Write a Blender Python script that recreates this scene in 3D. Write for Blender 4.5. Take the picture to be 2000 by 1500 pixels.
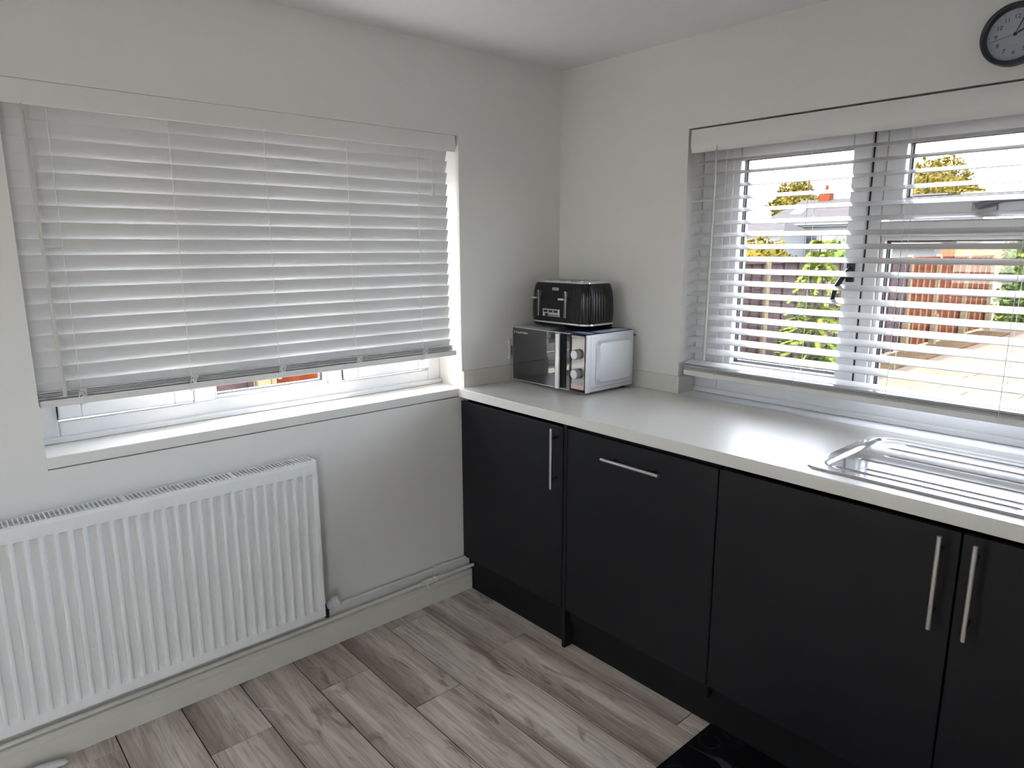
import bpy, bmesh, math, random
from mathutils import Vector, Matrix
random.seed(7)
D = bpy.data
C = bpy.context.scene.collection
for o in list(D.objects): D.objects.remove(o)

# ------------------------------------------------------------------ camera
CAM = Vector((2.18305, -2.22394, 1.44524))
YAW, PITCH, ROLL, FPX = math.radians(138.3799), math.radians(-11.2265), math.radians(-0.1404), 1336.32
cy, sy, cp, sp = math.cos(YAW), math.sin(YAW), math.cos(PITCH), math.sin(PITCH)
fw = Vector((cy*cp, sy*cp, sp)); rt = Vector((sy, -cy, 0)); up = rt.cross(fw)
cr, sr = math.cos(ROLL), math.sin(ROLL)
rt, up = cr*rt + sr*up, -sr*rt + cr*up
cam_d = D.cameras.new('camera'); cam = D.objects.new('camera', cam_d); C.objects.link(cam)
cam.matrix_world = Matrix(((rt.x, up.x, -fw.x, CAM.x), (rt.y, up.y, -fw.y, CAM.y), (rt.z, up.z, -fw.z, CAM.z), (0, 0, 0, 1)))
cam_d.sensor_fit = 'HORIZONTAL'; cam_d.sensor_width = 36; cam_d.lens = 36*FPX/2000
cam_d.clip_start = 0.02; cam_d.clip_end = 500
bpy.context.scene.camera = cam

# ------------------------------------------------------------------ sky, sun, exposure
SC = bpy.context.scene
w = D.worlds.new('sky'); SC.world = w; w.use_nodes = True
nt = w.node_tree; nt.nodes.clear()
sky = nt.nodes.new('ShaderNodeTexSky'); sky.sky_type = 'NISHITA'
sky.sun_disc = False; sky.sun_elevation = math.radians(54); sky.sun_rotation = math.radians(220)
sky.air_density = 1.0; sky.dust_density = 2.0; sky.ozone_density = 1.0
bg = nt.nodes.new('ShaderNodeBackground'); bg.inputs[1].default_value = 1.0
out = nt.nodes.new('ShaderNodeOutputWorld')
hz = nt.nodes.new('ShaderNodeMix'); hz.data_type = 'RGBA'; hz.blend_type = 'ADD'; hz.inputs[0].default_value = 1.0
hs_ = nt.nodes.new('ShaderNodeVectorMath'); hs_.operation = 'SCALE'; hs_.inputs[3].default_value = .45
nt.links.new(sky.outputs[0], hs_.inputs[0]); nt.links.new(hs_.outputs[0], hz.inputs[6]); hz.inputs[7].default_value = (2.95, 2.88, 2.82, 1)   # bright even haze
nt.links.new(hz.outputs[2], bg.inputs[0]); nt.links.new(bg.outputs[0], out.inputs[0])
sun_d = D.lights.new('sun', 'SUN'); sun_d.energy = 6.0; sun_d.angle = math.radians(0.6); sun_d.color = (1, 0.93, 0.82)
sun = D.objects.new('sun', sun_d); C.objects.link(sun); sun.location = (-10, -8, 12)
sun.rotation_euler = Vector((1.0, 1.2, -2.2)).to_track_quat('-Z', 'Y').to_euler()
vs = SC.view_settings
vs.view_transform = 'Standard'; vs.look = 'None'; vs.gamma = 1; vs.use_curve_mapping = False
vs.exposure = 1.5

# ------------------------------------------------------------------ materials
MATS = {}
def mat(name, col, rough=0.5, metal=0.0, spec=0.5, bump=None, noise=None, coat=0.0):
    """principled; noise=(scale, amount) varies the colour, bump=(scale, strength) the surface"""
    m = D.materials.new(name); m.use_nodes = True
    n = m.node_tree; b = n.nodes['Principled BSDF']
    b.inputs['Base Color'].default_value = (*col, 1); b.inputs['Roughness'].default_value = rough
    b.inputs['Metallic'].default_value = metal; b.inputs['Specular IOR Level'].default_value = spec
    b.inputs['Coat Weight'].default_value = coat; b.inputs['Coat Roughness'].default_value = 0.05
    if noise or bump:
        tc = n.nodes.new('ShaderNodeTexCoord')
    if noise:
        t = n.nodes.new('ShaderNodeTexNoise'); t.inputs['Scale'].default_value = noise[0]; t.inputs['Detail'].default_value = 6
        n.links.new(tc.outputs['Object'], t.inputs['Vector'])
        r = n.nodes.new('ShaderNodeValToRGB')
        a = noise[1]
        r.color_ramp.elements[0].position = .3; r.color_ramp.elements[1].position = .7
        r.color_ramp.elements[0].color = (*[c*(1-a) for c in col], 1); r.color_ramp.elements[1].color = (*[min(1, c*(1+a)) for c in col], 1)
        n.links.new(t.outputs['Fac'], r.inputs['Fac']); n.links.new(r.outputs['Color'], b.inputs['Base Color'])
    if bump:
        t2 = n.nodes.new('ShaderNodeTexNoise'); t2.inputs['Scale'].default_value = bump[0]; t2.inputs['Detail'].default_value = 3
        n.links.new(tc.outputs['Object'], t2.inputs['Vector'])
        bp = n.nodes.new('ShaderNodeBump'); bp.inputs['Strength'].default_value = bump[1]; bp.inputs['Distance'].default_value = .002
        n.links.new(t2.outputs['Fac'], bp.inputs['Height']); n.links.new(bp.outputs['Normal'], b.inputs['Normal'])
    MATS[name] = m
    return m

M = MATS
mat('wall_paint', (.80, .79, .765), .85, bump=(60, .06), noise=(2, .012))
mat('ceiling_paint', (.80, .80, .80), .9, bump=(50, .05))
mat('gloss_white', (.80, .79, .76), .35)
mat('ledge_white', (.80, .82, .85), .55)
mat('skirting_paint', (.74, .71, .64), .4)
mat('upvc', (.74, .75, .77), .28)
mat('gasket', (.02, .02, .024), .5)
mat('spacer', (.25, .25, .27), .35, .6)
mat('blind_slat', (.70, .70, .70), .24, spec=.55)
mat('blind_rail', (.78, .77, .75), .35)
mat('valance', (.80, .79, .77), .4)
mat('cord', (.85, .84, .82), .7)
mat('wand', (.52, .51, .48), .3)
mat('radiator_white', (.83, .84, .83), .3)
mat('radiator_dark', (.10, .10, .09), .6)
mat('pipe_paint', (.80, .78, .73), .4)
mat('valve_grey', (.62, .64, .72), .35)
mat('black_plastic', (.012, .012, .013), .35)
mat('cabinet_black', (.008, .008, .011), .42, spec=.3, bump=(180, .05))
mat('carcass_black', (.005, .005, .006), .6, spec=.25)
mat('worktop', (.76, .74, .695), .36, spec=.8, noise=(120, .02))
mat('upstand', (.68, .66, .61), .3)
mat('brushed_steel', (.62, .62, .63), .28, 1.0)
mat('chrome', (.80, .80, .82), .06, 1.0)
mat('sink_steel', (.78, .78, .80), .10, 1.0)
mat('silver_paint', (.74, .75, .79), .38, .35)
mat('silver_handle', (.66, .66, .68), .3, .6)
mat('mirror_black', (.012, .014, .017), .03, 0.0, spec=1.0, coat=1.0)
mat('mirror_panel', (.42, .39, .38), .10, .9)
mat('gloss_black', (.007, .007, .009), .16, spec=.35)
mat('satin_black', (.010, .010, .012), .35)
mat('print_white', (.75, .75, .74), .5)
mat('print_grey', (.30, .30, .31), .5)
mat('print_dark', (.03, .03, .03), .5)
mat('sticker_pink', (.70, .50, .47), .4)
mat('leaflet_blue', (.012, .022, .14), .35)
mat('paper_white', (.72, .72, .75), .5)
mat('clock_rim', (.010, .013, .022), .3)
mat('clock_dial', (.40, .43, .49), .5)
mat('mat_black', (.006, .006, .008), .32, spec=.3)
mat('mat_print', (.045, .045, .055), .5)
mat('white_plastic', (.70, .70, .71), .35)
mat('joint_dark', (.03, .026, .022), .8)
mat('gravel', (0.1178, 0.0868, 0.0682), .95, spec=.05, noise=(45, .35), bump=(60, .6))
mat('soil', (0.0744, 0.0465, 0.0248), .95, spec=.05, noise=(18, .5), bump=(30, .8))
mat('slab_stone', (0.1054, 0.0837, 0.0558), .85, spec=.05, noise=(5, .16), bump=(25, .3))
mat('fence_new', (0.0806, 0.0174, 0.0056), .8, spec=.05, noise=(7, .25))
mat('fence_old', (0.0465, 0.0310, 0.0310), .85, spec=.05, noise=(7, .25))
mat('fence_post', (0.1488, 0.1147, 0.0682), .8, spec=.05, noise=(9, .2))
mat('bark', (0.0682, 0.0465, 0.0279), .9, spec=.05, noise=(12, .4))
mat('render_white', (0.1364, 0.1426, 0.1457), .8, spec=.05)
mat('brick_red', (0.0930, 0.0217, 0.0074), .85, spec=.05, noise=(15, .2))
mat('roof_slate', (0.0403, 0.0372, 0.0391), .8, spec=.05, noise=(3, .15))
mat('roof_orange', (0.0930, 0.0310, 0.0124), .8, spec=.05, noise=(4, .2))
mat('house_glass', (.05, .06, .07), .08)
mat('bounce_concrete', (.68, .66, .62), .9, spec=.05, noise=(4, .1))  # kept pale so the added ground strips bounce daylight indoors
mat('outer_brick', (.42, .25, .18), .85, noise=(6, .25))
mat('gutter', (.04, .05, .05), .5)

def leaf_mat(name, c1, c2):
    m = D.materials.new(name); m.use_nodes = True; n = m.node_tree; b = n.nodes['Principled BSDF']
    g = n.nodes.new('ShaderNodeTexCoord'); t = n.nodes.new('ShaderNodeTexNoise'); t.inputs['Scale'].default_value = 2.5; t.inputs['Detail'].default_value = 8
    r = n.nodes.new('ShaderNodeValToRGB'); r.color_ramp.elements[0].position = .35; r.color_ramp.elements[1].position = .65
    r.color_ramp.elements[0].color = (*c1, 1); r.color_ramp.elements[1].color = (*c2, 1)
    n.links.new(g.outputs['Object'], t.inputs['Vector']); n.links.new(t.outputs['Fac'], r.inputs['Fac']); n.links.new(r.outputs['Color'], b.inputs['Base Color'])
    b.inputs['Roughness'].default_value = .7; b.inputs['Specular IOR Level'].default_value = .08
    M[name] = m
leaf_mat('leaf_gold', (0.0356, 0.0297, 0.0030), (0.1010, 0.0743, 0.0071))
leaf_mat('leaf_green', (0.0198, 0.0429, 0.0066), (0.0792, 0.1056, 0.0198))
leaf_mat('leaf_hedge', (0.0127, 0.0317, 0.0064), (0.0713, 0.0950, 0.0158))
leaf_mat('leaf_conifer', (0.0416, 0.0713, 0.0095), (0.1544, 0.1841, 0.0261))

def glass_mat():
    m = D.materials.new('window_glass'); m.use_nodes = True; n = m.node_tree; n.nodes.clear()
    o = n.nodes.new('ShaderNodeOutputMaterial'); mx = n.nodes.new('ShaderNodeMixShader')
    lw = n.nodes.new('ShaderNodeLayerWeight'); lw.inputs['Blend'].default_value = .5
    pw = n.nodes.new('ShaderNodeMath'); pw.operation = 'POWER'; pw.inputs[1].default_value = 5; n.links.new(lw.outputs['Facing'], pw.inputs[0])
    f = n.nodes.new('ShaderNodeMath'); f.operation = 'MULTIPLY_ADD'; f.inputs[1].default_value = .9; f.inputs[2].default_value = .03; n.links.new(pw.outputs[0], f.inputs[0])
    t = n.nodes.new('ShaderNodeBsdfTransparent'); t.inputs['Color'].default_value = (.96, .97, .97, 1)
    g = n.nodes.new('ShaderNodeBsdfGlossy'); g.inputs['Roughness'].default_value = 0.0
    n.links.new(f.outputs[0], mx.inputs[0]); n.links.new(t.outputs[0], mx.inputs[1]); n.links.new(g.outputs[0], mx.inputs[2]); n.links.new(mx.outputs[0], o.inputs[0])
    M['window_glass'] = m
glass_mat()

def wood_mat():
    """grey oak laminate: grain runs along x, every plank shifted by its own random value"""
    m = D.materials.new('floor_oak'); m.use_nodes = True; n = m.node_tree; L = n.links; b = n.nodes['Principled BSDF']
    N = n.nodes.new
    tc = N('ShaderNodeTexCoord'); oi = N('ShaderNodeObjectInfo')
    sc = N('ShaderNodeVectorMath'); sc.operation = 'SCALE'; sc.inputs[3].default_value = 40
    cmb = N('ShaderNodeCombineXYZ'); L.new(oi.outputs['Random'], cmb.inputs[0]); L.new(oi.outputs['Random'], cmb.inputs[1]); L.new(cmb.outputs[0], sc.inputs[0])
    ad = N('ShaderNodeVectorMath'); L.new(tc.outputs['Object'], ad.inputs[0]); L.new(sc.outputs[0], ad.inputs[1])
    def noise(sx, sy, scale, detail, dist=0.0):
        mp = N('ShaderNodeMapping'); mp.inputs['Scale'].default_value = (sx, sy, 1); L.new(ad.outputs[0], mp.inputs['Vector'])
        t = N('ShaderNodeTexNoise'); t.inputs['Scale'].default_value = scale; t.inputs['Detail'].default_value = detail; t.inputs['Distortion'].default_value = dist
        L.new(mp.outputs[0], t.inputs['Vector']); return t
    broad = noise(.55, 6.5, 1.3, 3, .5); grain = noise(2.2, 34, 1.6, 7, 1.6); fine = noise(7, 150, 2, 4); blot = noise(2.6, 8, 1.7, 5, 1.4)
    def ramp(src, p0, c0, p1, c1):
        r = N('ShaderNodeValToRGB'); r.color_ramp.elements[0].position = p0; r.color_ramp.elements[0].color = (*c0, 1)
        r.color_ramp.elements[1].position = p1; r.color_ramp.elements[1].color = (*c1, 1); L.new(src, r.inputs['Fac']); return r
    base = ramp(broad.outputs['Fac'], .3, (.52, .45, .39), .62, (.92, .85, .75))
    def mul(a, bb, fac):
        x = N('ShaderNodeMix'); x.data_type = 'RGBA'; x.blend_type = 'MULTIPLY'; x.inputs[0].default_value = fac
        L.new(a, x.inputs[6]); L.new(bb, x.inputs[7]); return x.outputs[2]
    c = mul(base.outputs[0], ramp(grain.outputs['Fac'], .36, (.55, .51, .47), .56, (1, 1, 1)).outputs[0], .65)
    c = mul(c, ramp(fine.outputs['Fac'], .3, (.72, .70, .68), .62, (1, 1, 1)).outputs[0], .45)
    c = mul(c, ramp(blot.outputs['Fac'], .30, (.34, .29, .25), .40, (1, 1, 1)).outputs[0], .65)
    rv = ramp(oi.outputs['Random'], 0, (.92, .90, .88), 1, (1.0, 1.0, 1.0))
    c = mul(c, rv.outputs[0], 1)
    # printed darker tone towards the long edges of each plank
    sx = N('ShaderNodeSeparateXYZ'); L.new(tc.outputs['Object'], sx.inputs[0])
    ab = N('ShaderNodeMath'); ab.operation = 'MULTIPLY_ADD'; L.new(sx.outputs[1], ab.inputs[0]); ab.inputs[1].default_value = 5.4; ab.inputs[2].default_value = .5
    wob = N('ShaderNodeMath'); wob.operation = 'MULTIPLY_ADD'; L.new(broad.outputs['Fac'], wob.inputs[0]); wob.inputs[1].default_value = .5; L.new(ab.outputs[0], wob.inputs[2])
    er = N('ShaderNodeValToRGB'); L.new(wob.outputs[0], er.inputs['Fac'])
    er.color_ramp.elements[0].position = .20; er.color_ramp.elements[0].color = (.58, .55, .53, 1); er.color_ramp.elements[1].position = .50; er.color_ramp.elements[1].color = (1, 1, 1, 1)
    e2 = er.color_ramp.elements.new(.95); e2.color = (1, 1, 1, 1); e3 = er.color_ramp.elements.new(1.0); e3.color = (.86, .84, .82, 1)
    c = mul(c, er.outputs[0], 1)
    L.new(c, b.inputs['Base Color']); b.inputs['Roughness'].default_value = .42; b.inputs['Specular IOR Level'].default_value = .35
    bp = N('ShaderNodeBump'); bp.inputs['Strength'].default_value = .12; bp.inputs['Distance'].default_value = .001
    L.new(fine.outputs['Fac'], bp.inputs['Height']); L.new(bp.outputs[0], b.inputs['Normal'])
    M['floor_oak'] = m
wood_mat()

# ------------------------------------------------------------------ mesh helpers
class MB:
    def __init__(s): s.v = []; s.f = []
    def add(s, vs, fs):
        k = len(s.v); s.v += [tuple(v) for v in vs]; s.f += [tuple(i+k for i in f) for f in fs]; return s
    def box(s, x0, x1, y0, y1, z0, z1):
        x0, x1 = sorted((x0, x1)); y0, y1 = sorted((y0, y1)); z0, z1 = sorted((z0, z1))
        v = [(x, y, z) for z in (z0, z1) for y in (y0, y1) for x in (x0, x1)]
        return s.add(v, [(0, 2, 3, 1), (4, 5, 7, 6), (0, 1, 5, 4), (2, 6, 7, 3), (0, 4, 6, 2), (1, 3, 7, 5)])
    def tube(s, pts, r, n=10, caps=True):
        """tube along a polyline; r number or list"""
        pts = [Vector(p) for p in pts]; rs = r if isinstance(r, (list, tuple)) else [r]*len(pts)
        rings = []; prev = None
        for i, p in enumerate(pts):
            d = (pts[min(i+1, len(pts)-1)] - pts[max(i-1, 0)]).normalized()
            a = prev if prev else (Vector((0, 0, 1)) if abs(d.z) < .9 else Vector((1, 0, 0)))
            u = (a - d*a.dot(d)).normalized(); q = d.cross(u); prev = u
            rings.append([p + rs[i]*(math.cos(t)*u + math.sin(t)*q) for t in [2*math.pi*k/n for k in range(n)]])
        v = [x for R in rings for x in R]; f = []
        for i in range(len(pts)-1):
            for k in range(n):
                f.append((i*n+k, i*n+(k+1) % n, (i+1)*n+(k+1) % n, (i+1)*n+k))
        if caps: f += [tuple(range(n-1, -1, -1)), tuple((len(pts)-1)*n+k for k in range(n))]
        return s.add(v, f)
    def loft(s, rings, cap0=True, cap1=True):
        n = len(rings[0]); v = [x for R in rings for x in R]; f = []
        for i in range(len(rings)-1):
            for k in range(n): f.append((i*n+k, i*n+(k+1) % n, (i+1)*n+(k+1) % n, (i+1)*n+k))
        if cap0: f.append(tuple(range(n-1, -1, -1)))
        if cap1: f.append(tuple((len(rings)-1)*n+k for k in range(n)))
        return s.add(v, f)
    def prism(s, prof, axis, a, b):
        """profile [(u,v)] extruded along axis from a to b: axis x -> (y,z), y -> (x,z), z -> (x,y)"""
        def P(t, u, v): return {'x': (t, u, v), 'y': (u, t, v), 'z': (u, v, t)}[axis]
        n = len(prof); v = [P(a, *p) for p in prof] + [P(b, *p) for p in prof]
        f = [(k, (k+1) % n, n+(k+1) % n, n+k) for k in range(n)] + [tuple(range(n-1, -1, -1)), tuple(range(n, 2*n))]
        return s.add(v, f)
    def lathe(s, prof, c, axis='y', n=48, caps=True):
        """profile [(r, t)] turned round an axis through c"""
        rings = []
        for r, t in prof:
            R = []
            for k in range(n):
                a = 2*math.pi*k/n; u, v = r*math.cos(a), r*math.sin(a)
                R.append({'y': (c[0]+u, c[1]+t, c[2]+v), 'x': (c[0]+t, c[1]+u, c[2]+v), 'z': (c[0]+u, c[1]+v, c[2]+t)}[axis])
            rings.append(R)
        return s.loft(rings, caps, caps)
    def grid(s, P, nu, nv):
        v = [P(i, j) for j in range(nv+1) for i in range(nu+1)]
        return s.add(v, [(j*(nu+1)+i, j*(nu+1)+i+1, (j+1)*(nu+1)+i+1, (j+1)*(nu+1)+i) for j in range(nv) for i in range(nu)])

def make_mesh(name, mb, m, off=(0, 0, 0), bevel=0, smooth=False, segs=2):
    me = D.meshes.new(name)
    me.from_pydata([(v[0]-off[0], v[1]-off[1], v[2]-off[2]) for v in mb.v], [], mb.f)
    bm = bmesh.new(); bm.from_mesh(me)
    bmesh.ops.recalc_face_normals(bm, faces=bm.faces)
    if bevel:
        ed = [e for e in bm.edges if len(e.link_faces) == 2 and e.calc_face_angle(0) > .6]
        bmesh.ops.bevel(bm, geom=ed, offset=bevel, segments=segs, affect='EDGES', profile=.5, clamp_overlap=True)
    bm.to_mesh(me); bm.free()
    if smooth:
        me.polygons.foreach_set('use_smooth', [True]*len(me.polygons))
        try: me.set_sharp_from_angle(angle=math.radians(40))
        except Exception: pass
    me.materials.append(M[m] if isinstance(m, str) else m)
    return me

def link(name, me, parent=None, loc=None):
    o = D.objects.new(name, me); C.objects.link(o)
    if parent is not None: o.parent = parent
    if loc is not None: o.location = loc
    return o

def tag(o, label=None, cat=None, group=None, kind=None):
    if label: o['label'] = label
    if cat: o['category'] = cat
    if group: o['group'] = group
    if kind: o['kind'] = kind
    return o

class Thing:
    """an Empty at the thing's base; parts are given in world coordinates"""
    def __init__(s, name, label, cat, loc, group=None):
        s.loc = loc; s.root = D.objects.new(name, None); C.objects.link(s.root); s.root.location = loc
        s.root.empty_display_size = .05
        tag(s.root, label, cat, group)
    def part(s, name, mb, m, parent=None, label=None, **k):
        o = link(name, make_mesh(name, mb, m, s.loc, **k), parent or s.root)
        if label: o['label'] = label
        return o
    def share(s, name, me, at, parent=None, rot=None):
        o = link(name, me, parent or s.root, (at[0]-s.loc[0], at[1]-s.loc[1], at[2]-s.loc[2]))
        if rot: o.rotation_euler = rot
        return o

def single(name, mb, m, label, cat, group=None, base=None, **k):
    off = base or (0, 0, 0)
    return tag(link(name, make_mesh(name, mb, m, off, **k), None, off), label, cat, group)

def struct(name, mb, m, label=None, parent=None, **k):
    o = link(name, make_mesh(name, mb, m, **k), parent)
    if parent is None: o['kind'] = 'structure'
    if label: o['label'] = label
    return o

def text_mesh(txt, size, m, extrude=.0004, align='CENTER'):
    cu = D.curves.new('text', 'FONT'); cu.body = txt; cu.size = size; cu.extrude = extrude; cu.align_x = align; cu.align_y = 'CENTER'; cu.resolution_u = 3
    o = D.objects.new('text', cu); C.objects.link(o)
    bpy.context.view_layer.update()
    me = D.meshes.new_from_object(o.evaluated_get(bpy.context.evaluated_depsgraph_get()))
    D.objects.remove(o); D.curves.remove(cu)
    me.materials.clear(); me.materials.append(M[m]); return me
FACE_ROOM = (math.pi/2, 0, 0)       # text on a surface that faces -y

# ------------------------------------------------------------------ room shell
H = 2.1805; WT = .8874; XE = 3.4; YE = -4.2; GND = -.45
LY0, LY1, LZT = -1.984, -.556, 1.866       # left window opening
RX0, RX1, RZT = .653, 2.45, 1.870          # right (garden) window opening

# floor: dark base with one board per plank
fl = struct('floor', MB().box(-.3, XE+.3, YE-.3, .3, -.10, -.0062), 'joint_dark', 'grey oak laminate floor laid in long planks')
pitch = .1866; rows = []
ytop = -.604 + 4*pitch
joints = {3: [1.122], 4: [.433], 5: [.068], 6: [.516], 7: [.233], 8: [.97], 9: [.297], 10: [.75], 11: [.09]}
for r in range(0, 25):
    y1 = ytop - r*pitch; y0 = y1 - pitch
    if y1 <= YE: break
    j0 = joints.get(r, [random.uniform(0, 1.2)])[0]
    xs = [0.0] + [j0 + 1.29*k for k in range(-1, 4) if .02 < j0 + 1.29*k < XE-.02] + [XE]
    for a, b in zip(xs[:-1], xs[1:]):
        ya, yb = max(y0, YE)+.0014, min(y1, 0)-.0014
        if yb <= ya: continue
        cxy = ((a+b)/2, (ya+yb)/2, -.006)
        me = make_mesh('plank', MB().box(a+.0010, b-.0010, ya, yb, -.006, 0), 'floor_oak', cxy, bevel=.0018, segs=1)
        link('plank', me, fl, cxy)

struct('ceiling', MB().box(-.34, XE+.3, YE-.3, .34, H, H+.25), 'ceiling_paint', 'plain white painted ceiling')

def wall_with_hole(name, axis, face, back, a0, a1, h0, h1, z0, z1, label):
    mb = MB()
    def bx(p, q, c, d):
        if q-p < 1e-4 or d-c < 1e-4: return
        if axis == 'x': mb.box(face, back, p, q, c, d)
        else: mb.box(p, q, face, back, c, d)
    bx(a0, h0, -.5, H); bx(h1, a1, -.5, H); bx(h0, h1, -.5, z0); bx(h0, h1, z1, H)
    return struct(name, mb, 'wall_paint', label)
wall_with_hole('wall_left', 'x', 0, -.30, YE, 0, LY0, LY1, WT-.037, LZT, 'off-white painted wall with the closed blind and radiator')
wall_with_hole('wall_back', 'y', 0, .28, -.30, XE, RX0, RX1, WT-.037, RZT, 'off-white painted wall with the garden window')
wall_with_hole('wall_front', 'y', YE-.25, YE, -.30, XE+.25, .15, .75, .95, 2.0, 'off-white wall behind the camera with an added window')
wall_with_hole('wall_right', 'x', XE, XE+.25, YE, .28, -3.9, -3.25, 0, 2.06, 'off-white painted side wall with an added glazed door')

# skirting board with a chamfered top
prof = [(0, 0), (.018, 0), (.018, .062), (.012, .070), (.0115, .086), (0, .088)]
struct('baseboard_left', MB().prism(prof, 'y', YE, -.5345), 'skirting_paint', 'cream painted skirting board under the radiator')

# window boards
struct('trim_1', MB().box(-.16, .003, LY0, LY1, WT-.0335, WT), 'gloss_white', 'white window board under the closed blind', bevel=.003)
struct('trim_2', MB().box(RX0, RX1, .0005, .125, WT-.037, WT), 'ledge_white', 'pale ledge inside the garden window recess', bevel=.001)

# ------------------------------------------------------------------ windows
def frame_rect(mb, ax, p0, p1, a0, a1, z0, z1, wd, wt=None, wb=None):
    """rectangular frame in the plane across axis ax between p0,p1"""
    wt = wt or wd; wb = wb or wd
    def bx(a, b, c, d):
        if ax == 'x': mb.box(p0, p1, a, b, c, d)
        else: mb.box(a, b, p0, p1, c, d)
    bx(a0, a0+wd, z0, z1); bx(a1-wd, a1, z0, z1); bx(a0+wd, a1-wd, z0, z0+wb); bx(a0+wd, a1-wd, z1-wt, z1)
    return mb
def bars(ax, p0, p1, a, b, c, d, mb=None):
    mb = mb or MB()
    return mb.box(p0, p1, a, b, c, d) if ax == 'x' else mb.box(a, b, p0, p1, c, d)
def glazing(parent, ax, mid, sgn, a0, a1, z0, z1, sp=.009):
    """pane with dark gasket and bright spacer"""
    t = .012
    p = link('pane', make_mesh('pane', bars(ax, mid-.002, mid+.002, a0-.004, a1+.004, z0-.004, z1+.004), 'window_glass'), parent)
    link('gasket', make_mesh('gasket', frame_rect(MB(), ax, mid+sgn*.003, mid+sgn*.010, a0-.002, a1+.002, z0-.002, z1+.002, .005), 'gasket'), parent)
    link('spacer', make_mesh('spacer', frame_rect(MB(), ax, mid-sgn*.016, mid-sgn*.003, a0-.002, a1+.002, z0-.002, z1+.002, sp), 'spacer'), parent)
    return p

# left window: casement, fixed light, casement (white upvc); inner face x = -.155
fx0, fx1 = -.225, -.155
mb = MB(); frame_rect(mb, 'x', fx0, fx1, LY0+.001, LY1-.001, WT+.001, LZT-.001, .058, .058, .060)
for a, b in ((-1.546, -1.478), (-1.062, -1.009)): mb.box(fx0, fx1, a, b, WT+.06, LZT-.055)
win1 = struct('window_1', mb, 'upvc', 'white upvc window behind the closed blind', bevel=.004)
struct('window_sill_bead', MB().box(fx0-.01, fx1+.018, LY0+.001, LY1-.001, WT+.0005, WT+.018), 'upvc', parent=win1, bevel=.004)
for a, b in ((LY0+.060, -1.549), (-1.006, LY1-.060)):
    sash = struct('casement_sash', frame_rect(MB(), 'x', fx0+.012, fx1+.014, a, b, WT+.070, LZT-.062, .058), 'upvc', parent=win1, bevel=.004)
    glazing(sash, 'x', fx0+.045, 1, a+.058, b-.058, WT+.128, LZT-.120)
    struct('casement_gasket', frame_rect(MB(), 'x', fx1-.002, fx1+.0015, a-.003, b+.003, WT+.067, LZT-.059, .003), 'gasket', parent=win1)
bead = struct('glazing_bead', frame_rect(MB(), 'x', fx0+.03, fx1-.012, -1.477, -1.063, WT+.061, LZT-.060, .010), 'upvc', parent=win1, bevel=.003)
glazing(bead, 'x', fx0+.024, 1, -1.467, -1.073, WT+.071, LZT-.070, .006)

# garden window: casement, fan light over fixed light, casement; inner face y = .105
gy0, gy1 = .175, .105
mb = MB(); frame_rect(mb, 'y', gy1, gy0, RX0+.001, RX1-.001, WT+.001, RZT-.001, .105, .052, .072)
for a, b in ((1.266, 1.306), (1.834, 1.874)): mb.box(a, b, gy1, gy0, WT+.06, RZT-.05)
mb.box(1.306, 1.834, gy1, gy0, 1.478, 1.524)
win2 = struct('window_2', mb, 'upvc', 'white upvc garden window with a fan light', bevel=.004)
struct('window_sill_bead', MB().box(RX0+.001, RX1-.001, gy1-.016, gy0+.01, WT+.0005, WT+.020), 'upvc', parent=win2, bevel=.004)
def casement(a, b, c, d):
    s = struct('casement_sash', frame_rect(MB(), 'y', gy1-.014, gy0-.012, a, b, c, d, .056), 'upvc', parent=win2, bevel=.004)
    glazing(s, 'y', gy0-.045, -1, a+.056, b-.056, c+.056, d-.056)
    struct('casement_gasket', frame_rect(MB(), 'y', gy1-.0015, gy1+.002, a-.004, b+.004, c-.004, d+.004, .004), 'gasket', parent=win2)
    return s
s1 = casement(.762, 1.264, WT+.076, RZT-.054)
s3 = casement(1.876, 2.342, WT+.076, RZT-.054)
s2 = casement(1.310, 1.830, 1.536, RZT-.054)
bead = struct('glazing_bead', frame_rect(MB(), 'y', gy1+.010, gy0-.03, 1.306, 1.834, WT+.073, 1.478, .012), 'upvc', parent=win2, bevel=.003)
glazing(bead, 'y', gy0-.024, -1, 1.318, 1.822, WT+.085, 1.466)
# black casement handle and grey fan light handle
y = gy1-.014
mb = MB().box(1.224, 1.246, y-.012, y, 1.335, 1.405)
mb.tube([(1.235, y-.010, 1.375), (1.235, y-.030, 1.368), (1.222, y-.040, 1.345), (1.206, y-.042, 1.315), (1.198, y-.042, 1.270)], [.009, .009, .008, .008, .007], 8)
struct('casement_handle', mb, 'black_plastic', parent=s1, smooth=True)
mb = MB().box(1.555, 1.615, y-.012, y, 1.546, 1.570)
mb.tube([(1.575, y-.010, 1.558), (1.575, y-.030, 1.560), (1.60, y-.040, 1.566), (1.64, y-.042, 1.572), (1.70, y-.042, 1.574)], [.010, .010, .009, .008, .007], 8)
struct('fanlight_handle', mb, M['spacer'], parent=s2, smooth=True)

# glazed door added out of view in the side wall for more daylight
mb = MB(); frame_rect(mb, 'x', XE+.09, XE+.16, -3.899, -3.251, .001, 2.059, .06)
mb.box(XE+.09, XE+.16, -3.839, -3.311, .95, 1.03)
added_door = struct('added_door_1', mb, 'upvc', 'unseen white glazed door added in the side wall for daylight', bevel=.004)
for a, b in ((.07, .94), (1.04, 1.99)): glazing(added_door, 'x', XE+.125, -1, -3.829, -3.321, a, b)

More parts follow.
